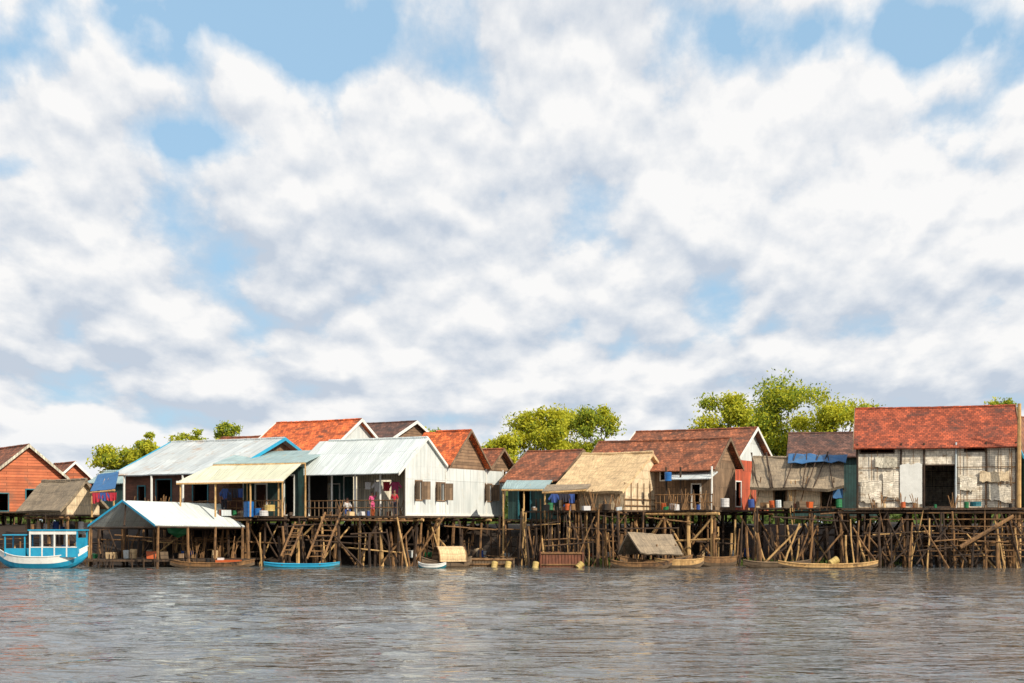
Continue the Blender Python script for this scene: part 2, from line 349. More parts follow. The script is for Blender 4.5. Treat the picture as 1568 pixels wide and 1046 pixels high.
G=MB(); stilts(G,fr,0,L0,-.4,v[3],zf-.1,1.3,1.9,.10,.2,.6,('pole','bamboo','polelight')); G.obj('stilts',e)
WH=dict(fr=fr,zf=zf,ze=ze)
def ladder(name,pxa,pya,Ya,pxb,pyb,Yb,w,n):
    e=empty(name,(wx(pxa,Ya),Ya,0)); m=MB()
    a=Vector((wx(pxa,Ya),Ya,wz(pya,Ya))); b=Vector((wx(pxb,Yb),Yb,wz(pyb,Yb))); o=Vector((w,0,0))
    m.pole(a,b,.06,m='bamboo'); m.pole(a+o,b+o,.06,m='bamboo')
    for i in range(n):
        p=a.lerp(b,(i+.5)/n)+Vector((R(-.03,.03),0,0)); m.box(p+o/2,o*R(1.05,1.2)+Vector((0,0,R(-.03,.03))),(0,.14,0),(0,0,.05),'bamboo')
    m.obj('rails_and_rungs',e)
ladder('ladder',470,856,75.0,498,785,77.6,.85,9)
ladder('ladder',430,852,75.6,452,800,78.0,.5,8)
# =============== orange roofed house etc ===============
h=house('tile_roofed_house',499,85,29,580,378,790,691,644,'wall_white','tile_orange','white_paint',None,D=6.6,ovf=.4,og=.3,stil=True)
h=house('tile_roofed_house',595,95,29,650,500,790,672,647,'wall_woodh','tile_dark','white_paint',None,D=6,ovf=.4,og=.3,stil=False)
h=house('tile_roofed_house',372,97,29,440,300,790,690,669,'wall_woodh','tile_brown',None,None,D=6,ovf=.4,og=.3,stil=False)
frh=Fr(350,81,29)
h=house('corrugated_roof_house',350,81,29,440,192,790,718,673,'brick_wall','metal_grey','blue_paint','wall_wood',D=9,ovf=.7,og=.5,fwm='brick_wall',
  fops=[win(frh,296,318,742,788),win(frh,212,222,745,770),win(frh,240,262,735,788)],frame='teal_paint')
fr=h['fr']; m=MB()
for px in(190,232,280,330): 
    u=fr.su(px,-.6); m.pole(fr.p(u,-.6,h['zf']),fr.p(u,-.6,h['ze']-.2),.07,m='white_paint')
for z in(.4,.8): m.bent(fr.p(0,-.6,h['zf']+z),fr.p(h['L'],-.6,h['zf']+z),.03,'bamboo',5,.02)
m.sheet(fr.p(-3,-2.2,h['zf']),fr.p(h['L'],-1.6,h['zf']),fr.p(h['L'],0,h['zf']-.01),fr.p(-3,0,h['zf']-.01),4,1,.1,'deck',0)
stilts(m,fr,-3,h['L'],-2.0,-1.9,h['zf']-.1,1.5,2,.085,.2,.5); m.obj('porch',h['e'])
def lean_to(name,pts,rm,th=.05,posts=(),zf=2.7,trim=None,pm='polelight',nu=6):
    P=[Vector((wx(a,Y),Y,wz(b,Y))) for a,b,Y in pts]; c=sum(P,Vector())/4; e=empty(name,(c.x,c.y,0)); m=MB()
    m.sheet(P[0],P[1],P[2],P[3],nu,3,th,rm,.012,.03); m.obj('roof',e); m=MB()
    for a,t in posts:
        p=P[0].lerp(P[1],a).lerp(P[3].lerp(P[2],a),t); m.bent((p.x,p.y,zf),(p.x,p.y,p.z-.05),.055,pm,2,.02)
    m.pole(P[0]-Vector((0,0,.1)),P[1]-Vector((0,0,.1)),.05,m=pm); m.pole(P[3]-Vector((0,0,.1)),P[2]-Vector((0,0,.1)),.05,m=pm)
    for i in range(6):
        a=(i+.5)/6; m.pole(P[0].lerp(P[1],a)-Vector((0,0,.07)),P[3].lerp(P[2],a)-Vector((0,0,.07)),.03,m=pm)
    if trim: m.box((P[0]+P[1])/2-Vector((0,-.0,.02)),P[1]-P[0],(0,.04,0),(0,0,.14),trim)
    m.obj('posts_and_rafters',e); return e
lean_to('porch_awning',[(270,738,77.2),(434,735,76.8),(462,709,79.8),(326,712,80.4)],'metal_cream',posts=[(.02,.05),(.35,.05),(.68,.05),(.98,.05),(.4,.95),(.75,.95)],trim='white_paint')
lean_to('porch_awning',[(326,710,80.3),(468,707,79.7),(508,688,83.6),(370,692,84.6)],'metal_teal',posts=[(.02,.05),(.98,.05)])
e=empty('porch_wall',(wx(400,82),82,0)); m=MB()
f=Fr(465,80.3,25)
ops=[win(f,352,372,735,788),win(f,392,408,742,788),win(f,436,450,728,788)]
wall(m,f,(0,0),(f.su(330),0),2.7,wz(716,81),'wall_teal',ops,(0,1),frame='white_paint')
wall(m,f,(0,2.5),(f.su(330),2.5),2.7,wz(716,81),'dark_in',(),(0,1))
m.sheet(f.p(-.3,-2.4,2.75),f.p(6,-2.4,2.75),f.p(6,3,2.75),f.p(-.3,3,2.75),4,1,.1,'deck',0); m.obj('planks',e)
m=MB(); stilts(m,f,-.3,6,-2.3,2.8,2.65,1.3,1.8,.085,.2,.6); m.obj('stilts',e)
m=MB()
for z in(.45,.85): m.bent(f.p(0,-2.3,2.75+z),f.p(5.6,-2.3,2.75+z),.03,'bamboo',5,.02)
for i in range(14): m.pole(f.p(i*.42,-2.3,2.75),f.p(i*.42,-2.3,3.65),.022,m='bamboo')
m.obj('railing',e)
# =============== far left ===============
f=Fr(-12,88,52)
h=house('orange_plank_house',-12,88,52,94,-90,783,724,683,'wall_orange','tile_brown','wall_cream',None,ovf=.5,og=.3,sops=[winS(f,-2,12,756,782),winS(f,40,52,750,772)],frame='teal_paint')
h=house('orange_plank_house',82,102,52,143,55,785,736,709,'wall_orange','tile_brown','white_paint',None,ovf=.4,og=.3,stil=False)
h=house('thatched_hut',102,80,36,152,44,788,766,736,'wall_thatch','thatch_grey',None,'wall_thatch',ovf=.6,og=.3,jit=.05,thick=.14,sag=.08,edge=.15)
h=house('teal_shed',196,92,20,240,140,788,738,722,'wall_teal','metal_teal',None,None,D=4,ovf=.3,stil=False)
lean_to('blue_tarp_awning',[(138,752,79),(176,748,78.6),(182,722,81),(150,726,81.6)],'tarp_blue',th=.02,posts=[(.05,.05),(.95,.05)])
# =============== boat shelter ===============
e=empty('boat_shelter',(wx(230,76),76,0)); m=MB()
A=(135,805,76.0);B=(188,766,75.4);Cc=(238,804,73.8);D2=(337,771,79.5);E2=(375,806,77.8)
P=[Vector((wx(a,Y),Y,wz(b,Y))) for a,b,Y in(A,B,Cc,D2,E2)]
A2=P[0]+(P[3]-P[1])
m.sheet(P[2],P[4],P[3],P[1],6,3,.05,'metal_pale',.012,.03); m.sheet(P[0],A2,P[3]+Vector((0,.02,-.01)),P[1]+Vector((0,.02,-.01)),6,3,.05,'metal_pale',.012,.03)
m.obj('roof',e); m=MB()
for a,b in((P[0],P[1]),(P[1],P[2])): m.box((a+b)/2+Vector((-.02,-.04,-.03)),b-a,(0,.04,0),(0,0,.12),'blue_paint')
for a,b in((P[0],A2),(P[2],P[4])):
    for t in(.03,.35,.66,.97):
        p=a.lerp(b,t); m.bent((p.x+R(-.05,.05),p.y,-.5),p-Vector((0,0,.05)),.085,'bamboo',3,.02)
    m.pole(a-Vector((0,0,.1)),b-Vector((0,0,.1)),.05,m='pole')
for t in(.03,.97):
    a=P[0].lerp(A2,t);b=P[2].lerp(P[4],t);m.pole(a-Vector((0,0,.12)),b-Vector((0,0,.12)),.05,m='pole'); r_=P[1].lerp(P[3],t); m.pole((a+b)/2,r_,.05,m='pole'); 
m.obj('frame',e); m=MB()
zz=.42
m.sheet((P[0].x-.2,75.2,zz),(P[4].x+.3,76.0,zz),(P[4].x+.6,80,zz),(P[0].x-.2,80,zz),5,2,.1,'deck',.01)
for i in range(16): 
    x=R(P[0].x,P[4].x); m.bent((x,75.4+R(0,.3),-.5),(x+R(-.1,.1),75.4,zz+R(0,.4)),.05,'pole',2,.02)
m.obj('platform',e)
m=MB()
pts=[(255,806),(288,806),(286,818),(272,824),(258,816)]
YY=77.2
base=[Vector((wx(a,YY)+0,YY+R(-.15,.15),wz(b,YY))) for a,b in pts]; cen=sum(base,Vector())/5+Vector((0,-.25,-.1))
for i in range(5): m.face([base[i],base[(i+1)%5],cen],'tarp_green')
m.obj('net_tarp',e,True)
# =============== centre ===============
h=house('tile_roofed_house',852,84,29,905,778,795,731,691,'wall_teal','tile_brown','wall_wood',None,D=6,ovf=.5,og=.3,fops=[win(Fr(852,84,29),795,812,752,794)],frame='teal_paint')
lean_to('porch_awning',[(768,748,80.5),(836,748,79.8),(846,735,82),(776,735,83)],'metal_teal',posts=[(.03,.05),(.5,.05),(.97,.05)],zf=0)
fA=Fr(955,78,29)
h=house('thatched_house',955,78,29,1030,856,781,744,694,'wall_thatch','thatch_tan',None,'wall_thatch',ovf=.55,og=.25,jit=.06,thick=.16,sag=.1,edge=.25,fops=[win(fA,862,884,748,780)],frame='bamboo')
f=h['fr']; m=MB(); L=h['L']
for z in(.25,.6): m.bent(f.p(-.08,0,h['zf']+z),f.p(-.08,h['D'],h['zf']+z),.03,'bamboo',3,.02)
for k in range(9): m.pole(f.p(-.07,k*h['D']/8,h['zf']-.2),f.p(-.07,k*h['D']/8,h['ze']+.2),.025,m='bamboo')
m.sheet(f.p(0,-1.4,h['zf']-.05),f.p(L+1.6,-1.4,h['zf']-.05),f.p(L+1.6,-.2,h['zf']-.05),f.p(0,-.2,h['zf']-.05),4,1,.08,'deck',.01)
for k in range(16): m.bent(f.p(k*L/13,-1.3,-.5),f.p(k*L/13+R(-.2,.2),-1.3,h['zf']+R(-.1,.7)),.05,random.choice(['bamboo','pole','polelight']),3,.06)
m.obj('porch',h['e'])
lean_to('porch_awning',[(830,752,77.2),(898,748,77.0),(905,741,78.3),(838,742,78.6)],'thatch_grey',th=.12,posts=[(.05,.1),(.6,.1)])
fB=Fr(1092,80,29)
h=house('plank_stilt_house',1092,80,29,1120,905,781,707,673,'wall_wood','tile_brown','wall_wood','wall_woodh',ovf=.7,og=.35,porch=0,D=3.6,fops=[win(fB,1012,1022,715,735),win(fB,1060,1072,742,778)],frame='white_paint')
f=h['fr']; m=MB()
for px in(1020,1042,1090): 
    u=f.su(px,-1.0); m.pole(f.p(u,-1,h['zf']),f.p(u,-1,h['ze']-.3),.055,m='white_paint' if px>1080 else 'pole')
m.sheet(f.p(-.6,-1.5,h['zf']),f.p(4,-1.5,h['zf']),f.p(4,-.25,h['zf']-.01),f.p(-.6,-.25,h['zf']-.01),4,1,.1,'deck',0)
m.sheet(f.p(-.3,-1.3,wz(733,79)),f.p(2.4,-1.3,wz(733,79)),f.p(2.4,-.05,wz(722,80)),f.p(-.3,-.05,wz(722,80)),4,1,.05,'metal_grey',.01)
for z in(.4,.85): m.bent(f.p(-.5,-1.4,h['zf']+z),f.p(3,-1.4,h['zf']+z),.03,'bamboo',3,.02)
for k in range(14): m.pole(f.p(-.5+k*.26,-1.4,h['zf']),f.p(-.5+k*.26,-1.4,h['zf']+.9),.02,m='bamboo')
stilts(m,f,-.6,4,-1.4,-1.3,h['zf']-.1,1.4,2,.10,.15,.4,('polelight','bamboo')); m.obj('porch',h['e'])
h=house('plank_stilt_house',1122,84,29,1166,950,781,703,657,'wall_redpaint','tile_brown','white_paint','wall_white',ovf=.6,og=.4,D=6.5,sops=[winS(Fr(1122,84,29),1126,1134,738,775)],frame='white_paint')
# =============== right shacks ===============
fR=Fr(1284,79,13)
h=house('thatched_shack',1284,79,13,1300,1158,777,733,700,'wall_thatch','thatch_grey',None,None,D=4,ovf=.7,og=.3,jit=.1,thick=.18,sag=.12,edge=.3,porch=0,fops=[win(fR,1186,1203,738,776),win(fR,1258,1283,742,776)],frame='bamboo')
f=h['fr']; m=MB()
m.sheet(f.p(-.4,1.0,h['zr']-.3),f.p(2.8,.9,h['zr']-.35),f.p(2.8,2.02,h['zr']+.2),f.p(-.5,2.02,h['zr']+.17),8,3,.03,'tarp_blue',.06); 
m.sheet(f.p(-.25,-.25,h['zf']+.5),f.p(.3,-.3,h['zf']+.5),f.p(.35,-.05,h['ze']),f.p(-.2,-.05,h['ze']),3,3,.04,'tarp_blue',.05); m.obj('tarps',h['e'])
m=MB()
for k in range(9): u=R(.2,5); m.bent(f.p(u,-.85,h['ze']-.5),f.p(u+R(-.8,.8),1.9,h['zr']+.3),.035,'pole',3,.04)
for k in range(8): u=R(-.2,5); m.bent(f.p(u,-.5,h['zf']-R(0,1)),f.p(u+R(-.6,.6),-.4,h['ze']+R(-.3,.3)),.035,random.choice(['bamboo','pole','polelight']),3,.04)
m.obj('roof_poles',h['e'])
h=house('tile_roofed_house',1345,90,13,1360,1212,790,695,663,'wall_teal','tile_dark',None,None,D=6,ovf=.4,og=.3,stil=False)
f5=Fr(1557,76,15)
h=house('bamboo_wall_stilt_house',1557,76,15,1560,1313,778,679,623,'wall_weave','tile_red','wall_wood','wall_wood',D=7,ovf=.35,og=.2,sag=.07,
  fops=[win(f5,1415,1463,713,775),win(f5,1318,1368,686,693),win(f5,1478,1508,683,690)],frame='pole')
f=h['fr']; m=MB(); zf=h['zf']; ze=h['ze']; L=h['L']
for px in(1313,1380,1415,1464,1510,1556):
    u=f.su(px,-.06); m.bent(f.p(u,-.06,zf-.2),f.p(u,-.06,ze+.1),.06,'pole' if px!=1464 else 'metal_grey',3,.02)
for z in(.02,.45,1.35,2.2): m.bent(f.p(0,-.07,zf+z),f.p(f.su(1464),-.07,zf+z),.022,'bamboo',4,.02); m.bent(f.p(f.su(1415),-.07,zf+z),f.p(L,-.07,zf+z+R(-.1,.1)),.022,'bamboo',4,.02)
for k in range(12):
    u=R(.1,L-.1)
    if f.su(1464)-.1<u<f.su(1415)+.1: continue
    m.bent(f.p(u,-.09,zf-.1),f.p(u+R(-.06,.06),-.09,ze-R(0,.5)),.018,'bamboo',3,.02)
for px0,px1,y0,y1,mm in((1378,1412,712,772,'white_paint'),(1318,1350,735,770,'wall_weave'),(1470,1496,728,752,'wall_weave'),(1500,1545,722,738,'wall_thatch'),(1340,1374,700,716,'wall_cream'),(1515,1548,742,770,'wall_weave'),(1352,1376,722,764,'wall_weave')):
    a=f.su(px1,-.1);b=f.su(px0,-.1); yy=f.p((a+b)/2,0).y; m.sheet(f.p(a,-.17,wz(y1,yy)),f.p(b,-.15,wz(y1,yy)+R(0,.15)),f.p(b,-.12,wz(y0,yy)),f.p(a,-.12,wz(y0,yy)+R(-.15,.1)),8,6,.02,mm,.07)
m.obj('wall_battens',h['e']); m=MB()
m.pole((wx(1560,75.2),75.2,-.6),(wx(1561,75.2),75.2,wz(618,75.2)),.13,.10,8,'polelight'); m.obj('corner_post',h['e'])
m=MB(); stilts(m,f,-1,L+.7,-1.2,7,zf-.1,1.15,1.8,.08,.25,.8,('pole','pole','bamboo')); 
m.sheet(f.p(-1,-1.4,zf),f.p(L+.8,-1.4,zf),f.p(L+.8,-.25,zf),f.p(-1,-.25,zf),6,1,.1,'deck',.01)
for z in np.linspace(.5,zf-.3,7): m.bent(f.p(-1,-1.3,z+R(-.1,.1)),f.p(L*R(.6,1.05),-1.3,z+R(-.2,.2)),.035,'bamboo',5,.05)
for k in range(18): 
    u=R(-1,L+.6); m.bent(f.p(u,-1.35,-.5),f.p(u+R(-.9,.9),-1.3,R(1.8,zf)),.045,random.choice(['bamboo','pole','polelight']),3,.05)
m.bent((wx(1470,74.2),74.2,wz(838,74.2)),(wx(1552,74.4),74.4,wz(790,74.4)),.12,'bamboo',3,.02)
m.obj('lattice',h['e'])
h=house('corrugated_roof_house',1690,79,4,1700,1574,776,690,640,'wall_teal','metal_rust','blue_paint',None,D=6)
# =============== free standing bamboo poles ===============
def scaffold(name,px0,px1,Y0,Y1,zt,n,nh,nd,r=.055):
    e=empty(name,(wx((px0+px1)/2,Y0),Y0,0)); m=MB(); ms=['pole','pole','bamboo','bamboo','pole','polelight']
    for i in range(n):
        Y=R(Y0,Y1); x=wx(R(px0,px1),Y); m.bent((x+R(-.3,.3),Y,-.6),(x,Y+R(-.2,.2),zt*R(.5,1.15)),r*R(.6,1.5),random.choice(ms),3,.05)
    for i in range(nh):
        Y=R(Y0,Y1); a=R(px0,px1); b=min(px1,a+R(30,110)); z=R(.5,zt); m.bent((wx(a,Y),Y,z),(wx(b,Y),Y,z+R(-.3,.3)),r*.7,random.choice(ms),3,.05)
    for i in range(nd):
        Y=R(Y0,Y1); a=R(px0,px1); m.bent((wx(a,Y),Y,R(-.3,.3)),(wx(a+R(-60,60),Y),Y,zt*R(.6,1)),r*.9,random.choice(ms),3,.05)
    m.obj('poles',e)
scaffold('bamboo_scaffold',130,400,78,81,2.3,16,6,7)
scaffold('bamboo_scaffold',385,640,76.6,79,2.8,20,7,14,.065)
scaffold('bamboo_scaffold',640,830,79,86,2.6,22,7,10)
scaffold('bamboo_scaffold',790,960,76,79,2.9,44,16,14,.045)
scaffold('bamboo_scaffold',950,1150,77,81,2.7,18,7,8,.065)
scaffold('bamboo_scaffold',1140,1300,76.5,80,2.9,20,8,18,.065)
scaffold('bamboo_scaffold',1290,1570,74.8,76,2.6,20,9,16)
scaffold('bamboo_scaffold',-20,140,79,84,2.0,16,5,4)
def goods(name,px0,px1,Y0,Y1,z,n,big=1.0):
    e=empty(name,(wx((px0+px1)/2,Y0),Y0,z)); m=MB()
    cl=['thatch_tan','cloth_white','wall_wood','deck','rust','metal_grey','plastic_orange','dark_in','bamboo','tarp_green','thatch_grey','wood_boat','cloth_blue','pole']
    for i in range(n):
        Y=R(Y0,Y1); x=wx(R(px0,px1),Y); k=R(0,1); mt=random.choice(cl); s=R(.12,.3)*big
        if k<.4: drum(m,(x,Y,z+s*.8),s*.6,s*1.6,(R(-.1,.1),R(-.1,.1),1),mt)
        elif k<.75:
            a=R(0,3); m.box((x,Y,z+s*.6),(math.cos(a)*s*2,math.sin(a)*s*2,R(-.05,.05)),(-math.sin(a)*s*1.3,math.cos(a)*s*1.3,0),(R(-.04,.04),0,s*1.2),mt)
        else:
            for q in range(5): m.pole((x+q*.05,Y,z),(x+q*.05+R(-.3,.3),Y+.2,z+R(.6,1.2)*big),.02,m='bamboo')
    m.obj('pots_crates_and_bundles',e)
goods('household_goods',185,330,79,80.5,2.78,14)
goods('household_goods',330,450,78,79,2.76,12)
goods('household_goods',455,612,78.2,79.6,2.77,14,.8)
goods('household_goods',815,950,76.8,77.6,3.05,22)
goods('household_goods',1010,1090,78.2,79,3.1,10)
goods('household_goods',1150,1285,77.6,78.4,3.2,12)
goods('household_goods',1320,1550,75.2,75.6,3.17,14,.7)
goods('shore_clutter',135,370,76.2,78.5,.45,30,1.1)
goods('shore_clutter',600,820,81.8,82.8,.4,24,1.2)
goods('shore_clutter',900,1160,81.8,82.8,.4,24,1.2)
goods('household_goods',0,130,80,82,2.0,14)
# =============== boats ===============
def hull(m,c,z0,L,B,Hh,ang,sheer,mo,mi_,stripe=None,blunt=2.4):
    ca,sa=math.cos(math.radians(ang)),math.sin(math.radians(ang)); ns=17; nc=9
    def W(x,y,z): return (c[0]+x*ca-y*sa,c[1]+x*sa+y*ca,z)
    out=[];inn=[]
    for i in range(ns):
        t=-1+2*i/(ns-1); w=max(.03,B/2*(1-abs(t)**blunt)**.85); top=z0+Hh+sheer*abs(t)**3; bot=z0-.15+(Hh*.75+sheer*.6)*abs(t)**4
        for sgn,arr,k in((1,out,1),(1,inn,.88)):
            for j in range(nc):
                a=math.pi*j/(nc-1); y=-math.cos(a); yy=math.copysign(abs(y)**.7,y); zz=math.sin(a)**.8
                arr.append(W(t*L/2*(1 if k==1 else .97),yy*w*k,top-(top-bot-(0 if k==1 else .05))*zz))
    for i in range(ns-1):
        for j in range(nc-1):
            a=i*nc+j; f=(a,a+1,a+nc+1,a+nc)
            mm=stripe if stripe and j in(0,nc-2) else mo
            m.face([out[q] for q in f],mm); m.face([inn[q] for q in f],mi_)
        for j in(0,nc-1):
            m.pole(out[i*nc+j],out[(i+1)*nc+j],.03,m=stripe or mo)
    return W
def canoe(name,px,Y,L,B,Hh,ang,sheer,mo,mi_,stripe=None,seats=3):
    x=wx(px,Y); e=empty(name,(x,Y,0)); m=MB(); W=hull(m,(x,Y),0,L,B,Hh,ang,sheer,mo,mi_,stripe); m.obj('hull',e)
    m=MB()
    for i in range(seats):
        t=(-.5+(i+.5)/seats)*L*.7; a=Vector(W(t,-B*.42,Hh*.8)); b=Vector(W(t,B*.42,Hh*.8)); d=Vector(W(1,0,0))-Vector(W(0,0,0)); m.box((a+b)/2,b-a,d*.2,(0,0,.04),'wood_boat')
    m.obj('thwarts',e); return e,W
x=wx(64,74.2); e=empty('fishing_boat',(x,74.2,0)); m=MB(); W=hull(m,(x,74.2),0,4.9,1.7,.62,-4,.55,'blue_paint','wood_boat','white_paint'); 
m.obj('hull',e); m=MB()
def Wv(a,b,c): return Vector(W(a,b,c))
dx=Wv(1,0,0)-Wv(0,0,0); dy=Wv(0,1,0)-Wv(0,0,0)
m.box(Wv(.9,0,2.0),dx*2.7,dy*1.5,(0,0,.07),'blue_paint'); m.box(Wv(-1.2,0,1.75),dx*1.3,dy*1.2,(0,0,.06),'blue_paint')
for xx in(-.35,.3,.95,1.6,2.15):
    for yy in(-.68,.68): m.box(Wv(xx,yy,1.3),dx*.07,dy*.07,(0,0,1.36),'white_paint' if xx<1.9 else 'blue_paint')
for yy in(-.69,.69): m.box(Wv(.9,yy,.85),dx*2.5,dy*.03,(0,0,.5),'blue_paint'); m.box(Wv(.9,yy,1.12),dx*2.5,dy*.06,(0,0,.05),'white_paint'); m.box(Wv(.9,yy,1.86),dx*2.5,dy*.04,(0,0,.16),'white_paint')
for xx in(-1.75,-.7):
    for yy in(-.5,.5): m.box(Wv(xx,yy,1.2),dx*.06,dy*.06,(0,0,1.1),'blue_paint')
m.box(Wv(-1.2,0,.85),dx*1.05,dy*1.05,(0,0,.4),'blue_paint')
m.box(Wv(2.1,0,1.2),dx*.04,dy*1.3,(0,0,.8),'blue_paint')
m.pole(Wv(-2.4,0,.9),Wv(-2.65,0,1.5),.04,m='blue_paint'); m.pole(Wv(.2,0,2),Wv(.2,0,2.9),.02,m='pole')
drum(m,Wv(1.2,.1,.9),.2,.6,(0,0,1),'plastic_blue'); drum(m,Wv(.4,.2,.9),.2,.5,(0,0,1),'rust')
m.obj('cabin',e)
canoe('canoe',325,75.4,4.5,.8,.26,-1,.18,'wood_boat','wood_boat','bamboo')
m=MB(); ee=empty('canoe_cargo',(wx(345,75.4),75.4,.2)); m.box((wx(350,75.4),75.4,.34),(1.3,.05,0),(0,.5,0),(0,0,.14),'plastic_orange'); m.box((wx(338,75.4),75.4,.46),(.3,.05,0),(0,.3,0),(0,0,.12),'cloth_white'); drum(m,(wx(318,75.4),75.4,.35),.12,.3,(0,0,1),'dark_in'); m.obj('crates',ee)
canoe('canoe',462,75.2,4.0,.8,.20,1,.10,'teal_paint','teal_paint','blue_paint')
def canopy_boat(name,px,Y,L,B,Hh,ang,mo,st,cx0,cx1,ch,mt,gable=False):
    e,W=canoe(name,px,Y,L,B,Hh,ang,.25,mo,'wood_boat',st,2); m=MB(); V_=lambda a,b,c:Vector(W(a,b,c))
    if gable:
        z0=Hh+.45
        for s in(-1,1): m.sheet(V_(cx0,s*B*.85,z0),V_(cx1,s*B*.85,z0-.1),V_(cx1+.1,0,z0+ch-.15),V_(cx0-.1,0,z0+ch),6,3,.08,mt,.03,.05,.1)
        for q in(cx0+.1,(cx0+cx1)/2,cx1-.1):
            for s in(-1,1): m.pole(V_(q,s*B*.45,.1),V_(q,s*B*.5,z0+.4),.035,m='bamboo')
    else:
        n=8
        for i in range(n):
            a0=math.pi*i/n;a1=math.pi*(i+1)/n
            f=lambda x_,a,k=1:W(x_,-math.cos(a)*B*.55*k,Hh+math.sin(a)*ch*k)
            m.face([f(cx0,a0),f(cx1,a0),f(cx1,a1),f(cx0,a1)],mt); m.face([f(cx0,a0,.93),f(cx1,a0,.93),f(cx1,a1,.93),f(cx0,a1,.93)],'wall_woodh')
            for q in(cx0,cx1): m.pole(f(q,a0),f(q,a1),.03,m='bamboo')
    m.obj('canopy',e)
canopy_boat('covered_boat',684,75.2,2.8,1.2,.34,22,'wood_boat','wood_boat',-.6,.9,.8,'thatch_tan')
canopy_boat('covered_boat',1005,75.4,4.6,1.3,.4,28,'wood_boat','bamboo',-1.7,.9,1.05,'thatch_grey',True)
canoe('canoe',662,74.7,1.5,.7,.2,-8,.12,'teal_paint','wood_boat','white_paint',1)
canoe('canoe',982,74.2,3.2,.8,.3,-3,.15,'wood_boat','wood_boat','bamboo')
canoe('canoe',1040,74.6,2.6,.9,.42,2,.12,'wood_boat','wood_boat','polelight')
canoe('canoe',1190,75.4,3.6,.8,.28,0,.15,'wood_boat','wood_boat','wood_boat')
canoe('canoe',1268,74.2,5.2,.8,.22,-1,.18,'wood_boat','bamboo','polelight')
canoe('canoe',1100,77.2,2.4,.8,.5,10,.1,'wood_boat','wood_boat','bamboo')
def raft(name,px0,px1,Y,h,mt,drums):
    e=empty(name,(wx((px0+px1)/2,Y),Y,0)); m=MB(); x0,x1=wx(px0,Y),wx(px1,Y); d=1.6
    for (a,b) in(((x0,Y),(x1,Y)),((x0,Y+d),(x1,Y+d)),((x0,Y),(x0,Y+d)),((x1,Y),(x1,Y+d))):
        A_=Vector((*a,0));B_=Vector((*b,0)); n=max(3,int((B_-A_).length/.16))
        for i in range(n+1):
            p=A_.lerp(B_,i/n); 
            m.box(p+Vector((0,0,h/2-.1)),(B_-A_)/n*.86,Vector((-(B_-A_).y,(B_-A_).x,0)).normalized()*.04,(0,0,h+R(-.06,.06)),mt)
        for z in(.15,h-.15): m.pole(A_+Vector((0,-.04,z)),B_+Vector((0,-.04,z)),.045,m='bamboo')
    m.sheet((x0,Y,h-.2),(x1,Y,h-.2),(x1,Y+d,h-.2),(x0,Y+d,h-.2),4,2,.05,'deck',.01)
    m.obj('slats',e); m=MB()
    for px in drums: drum(m,(wx(px,Y-.3),Y-.3,.12),.17,.38,(.15 if R(0,1)<.5 else .9,.3,.9),'plastic_yellow')
    m.obj('float_drums',e,False)
raft('floating_fish_cage',828,892,75.6,.9,'rust',(820,888))
raft('floating_fish_cage',712,786,76.2,.55,'wood_boat',(757,778))
m=MB(); ee=empty('float_drum',(wx(1277,74.6),74.6,.2)); drum(m,(wx(1277,74.6),74.6,.35),.2,.5,(1,.2,.6),'plastic_yellow'); m.obj('shell',ee)
for px,py,Y,r,hh,mt,nm in((381,780,77.6,.28,.85,'plastic_blue','plastic_barrel'),(413,778,77.4,.3,.35,'plastic_yellow','bucket'),(404,786,77.2,.25,.3,'cloth_white','basin'),(395,784,77.6,.2,.4,'plastic_blue','bucket'),(1023,730,79.0,.2,.5,'plastic_blue','bucket'),(1494,772,75.6,.3,.25,'teal_paint','basin'),(1110,770,79.5,.25,.5,'cloth_white','water_jar')):
    z=wz(py,Y); e=empty(nm,(wx(px,Y),Y,z)); m=MB(); drum(m,(wx(px,Y),Y,z),r,hh,(0,0,1),mt); m.obj('body',e)
def laundry(name,px0,px1,py,Y,n,cols,Y2=None):
    Y2=Y2 or Y; a=Vector((wx(px0,Y),Y,wz(py,Y)));b=Vector((wx(px1,Y2),Y2,wz(py,Y2))); e=empty(name,a); m=MB(); m.pole(a,b,.012,m='pole'); d=(b-a).normalized()
    for i in range(n):
        p=a.lerp(b,(i+.5)/n+R(-.02,.02)); w=R(.2,.4); h_=R(.3,.7); mt=random.choice(cols); k=5; nn=Vector((-d.y,d.x,0))
        for j in range(k):
            t0,t1=j/k-.5,(j+1)/k-.5; o0=nn*math.sin(j*2.1)*.05;o1=nn*math.sin((j+1)*2.1)*.05
            m.face([p+d*w*t0,p+d*w*t1,p+d*w*t1*.9+o1-Vector((0,0,h_)),p+d*w*t0*.9+o0-Vector((0,0,h_*R(.95,1)))],mt)
        if R(0,1)<.5:
            for sg in(-1,1): m.face([p+d*w*.5*sg,p+d*(w*.5+.2)*sg-Vector((0,0,.3)),p+d*(w*.5+.1)*sg-Vector((0,0,.36)),p+d*w*.48*sg-Vector((0,0,.16))],mt)
    m.obj('clothes',e)
laundry('clothesline',556,612,738,79.6,4,['cloth_red','cloth_white','cloth_pink'])
laundry('clothesline',142,178,754,78.4,7,['tarp_red','cloth_red','tarp_red','cloth_blue'])
laundry('clothesline',340,372,748,78.4,4,['cloth_blue','cloth_white','cloth_dark'])
laundry('clothesline',845,880,756,77,4,['cloth_blue','cloth_dark','cloth_white'])
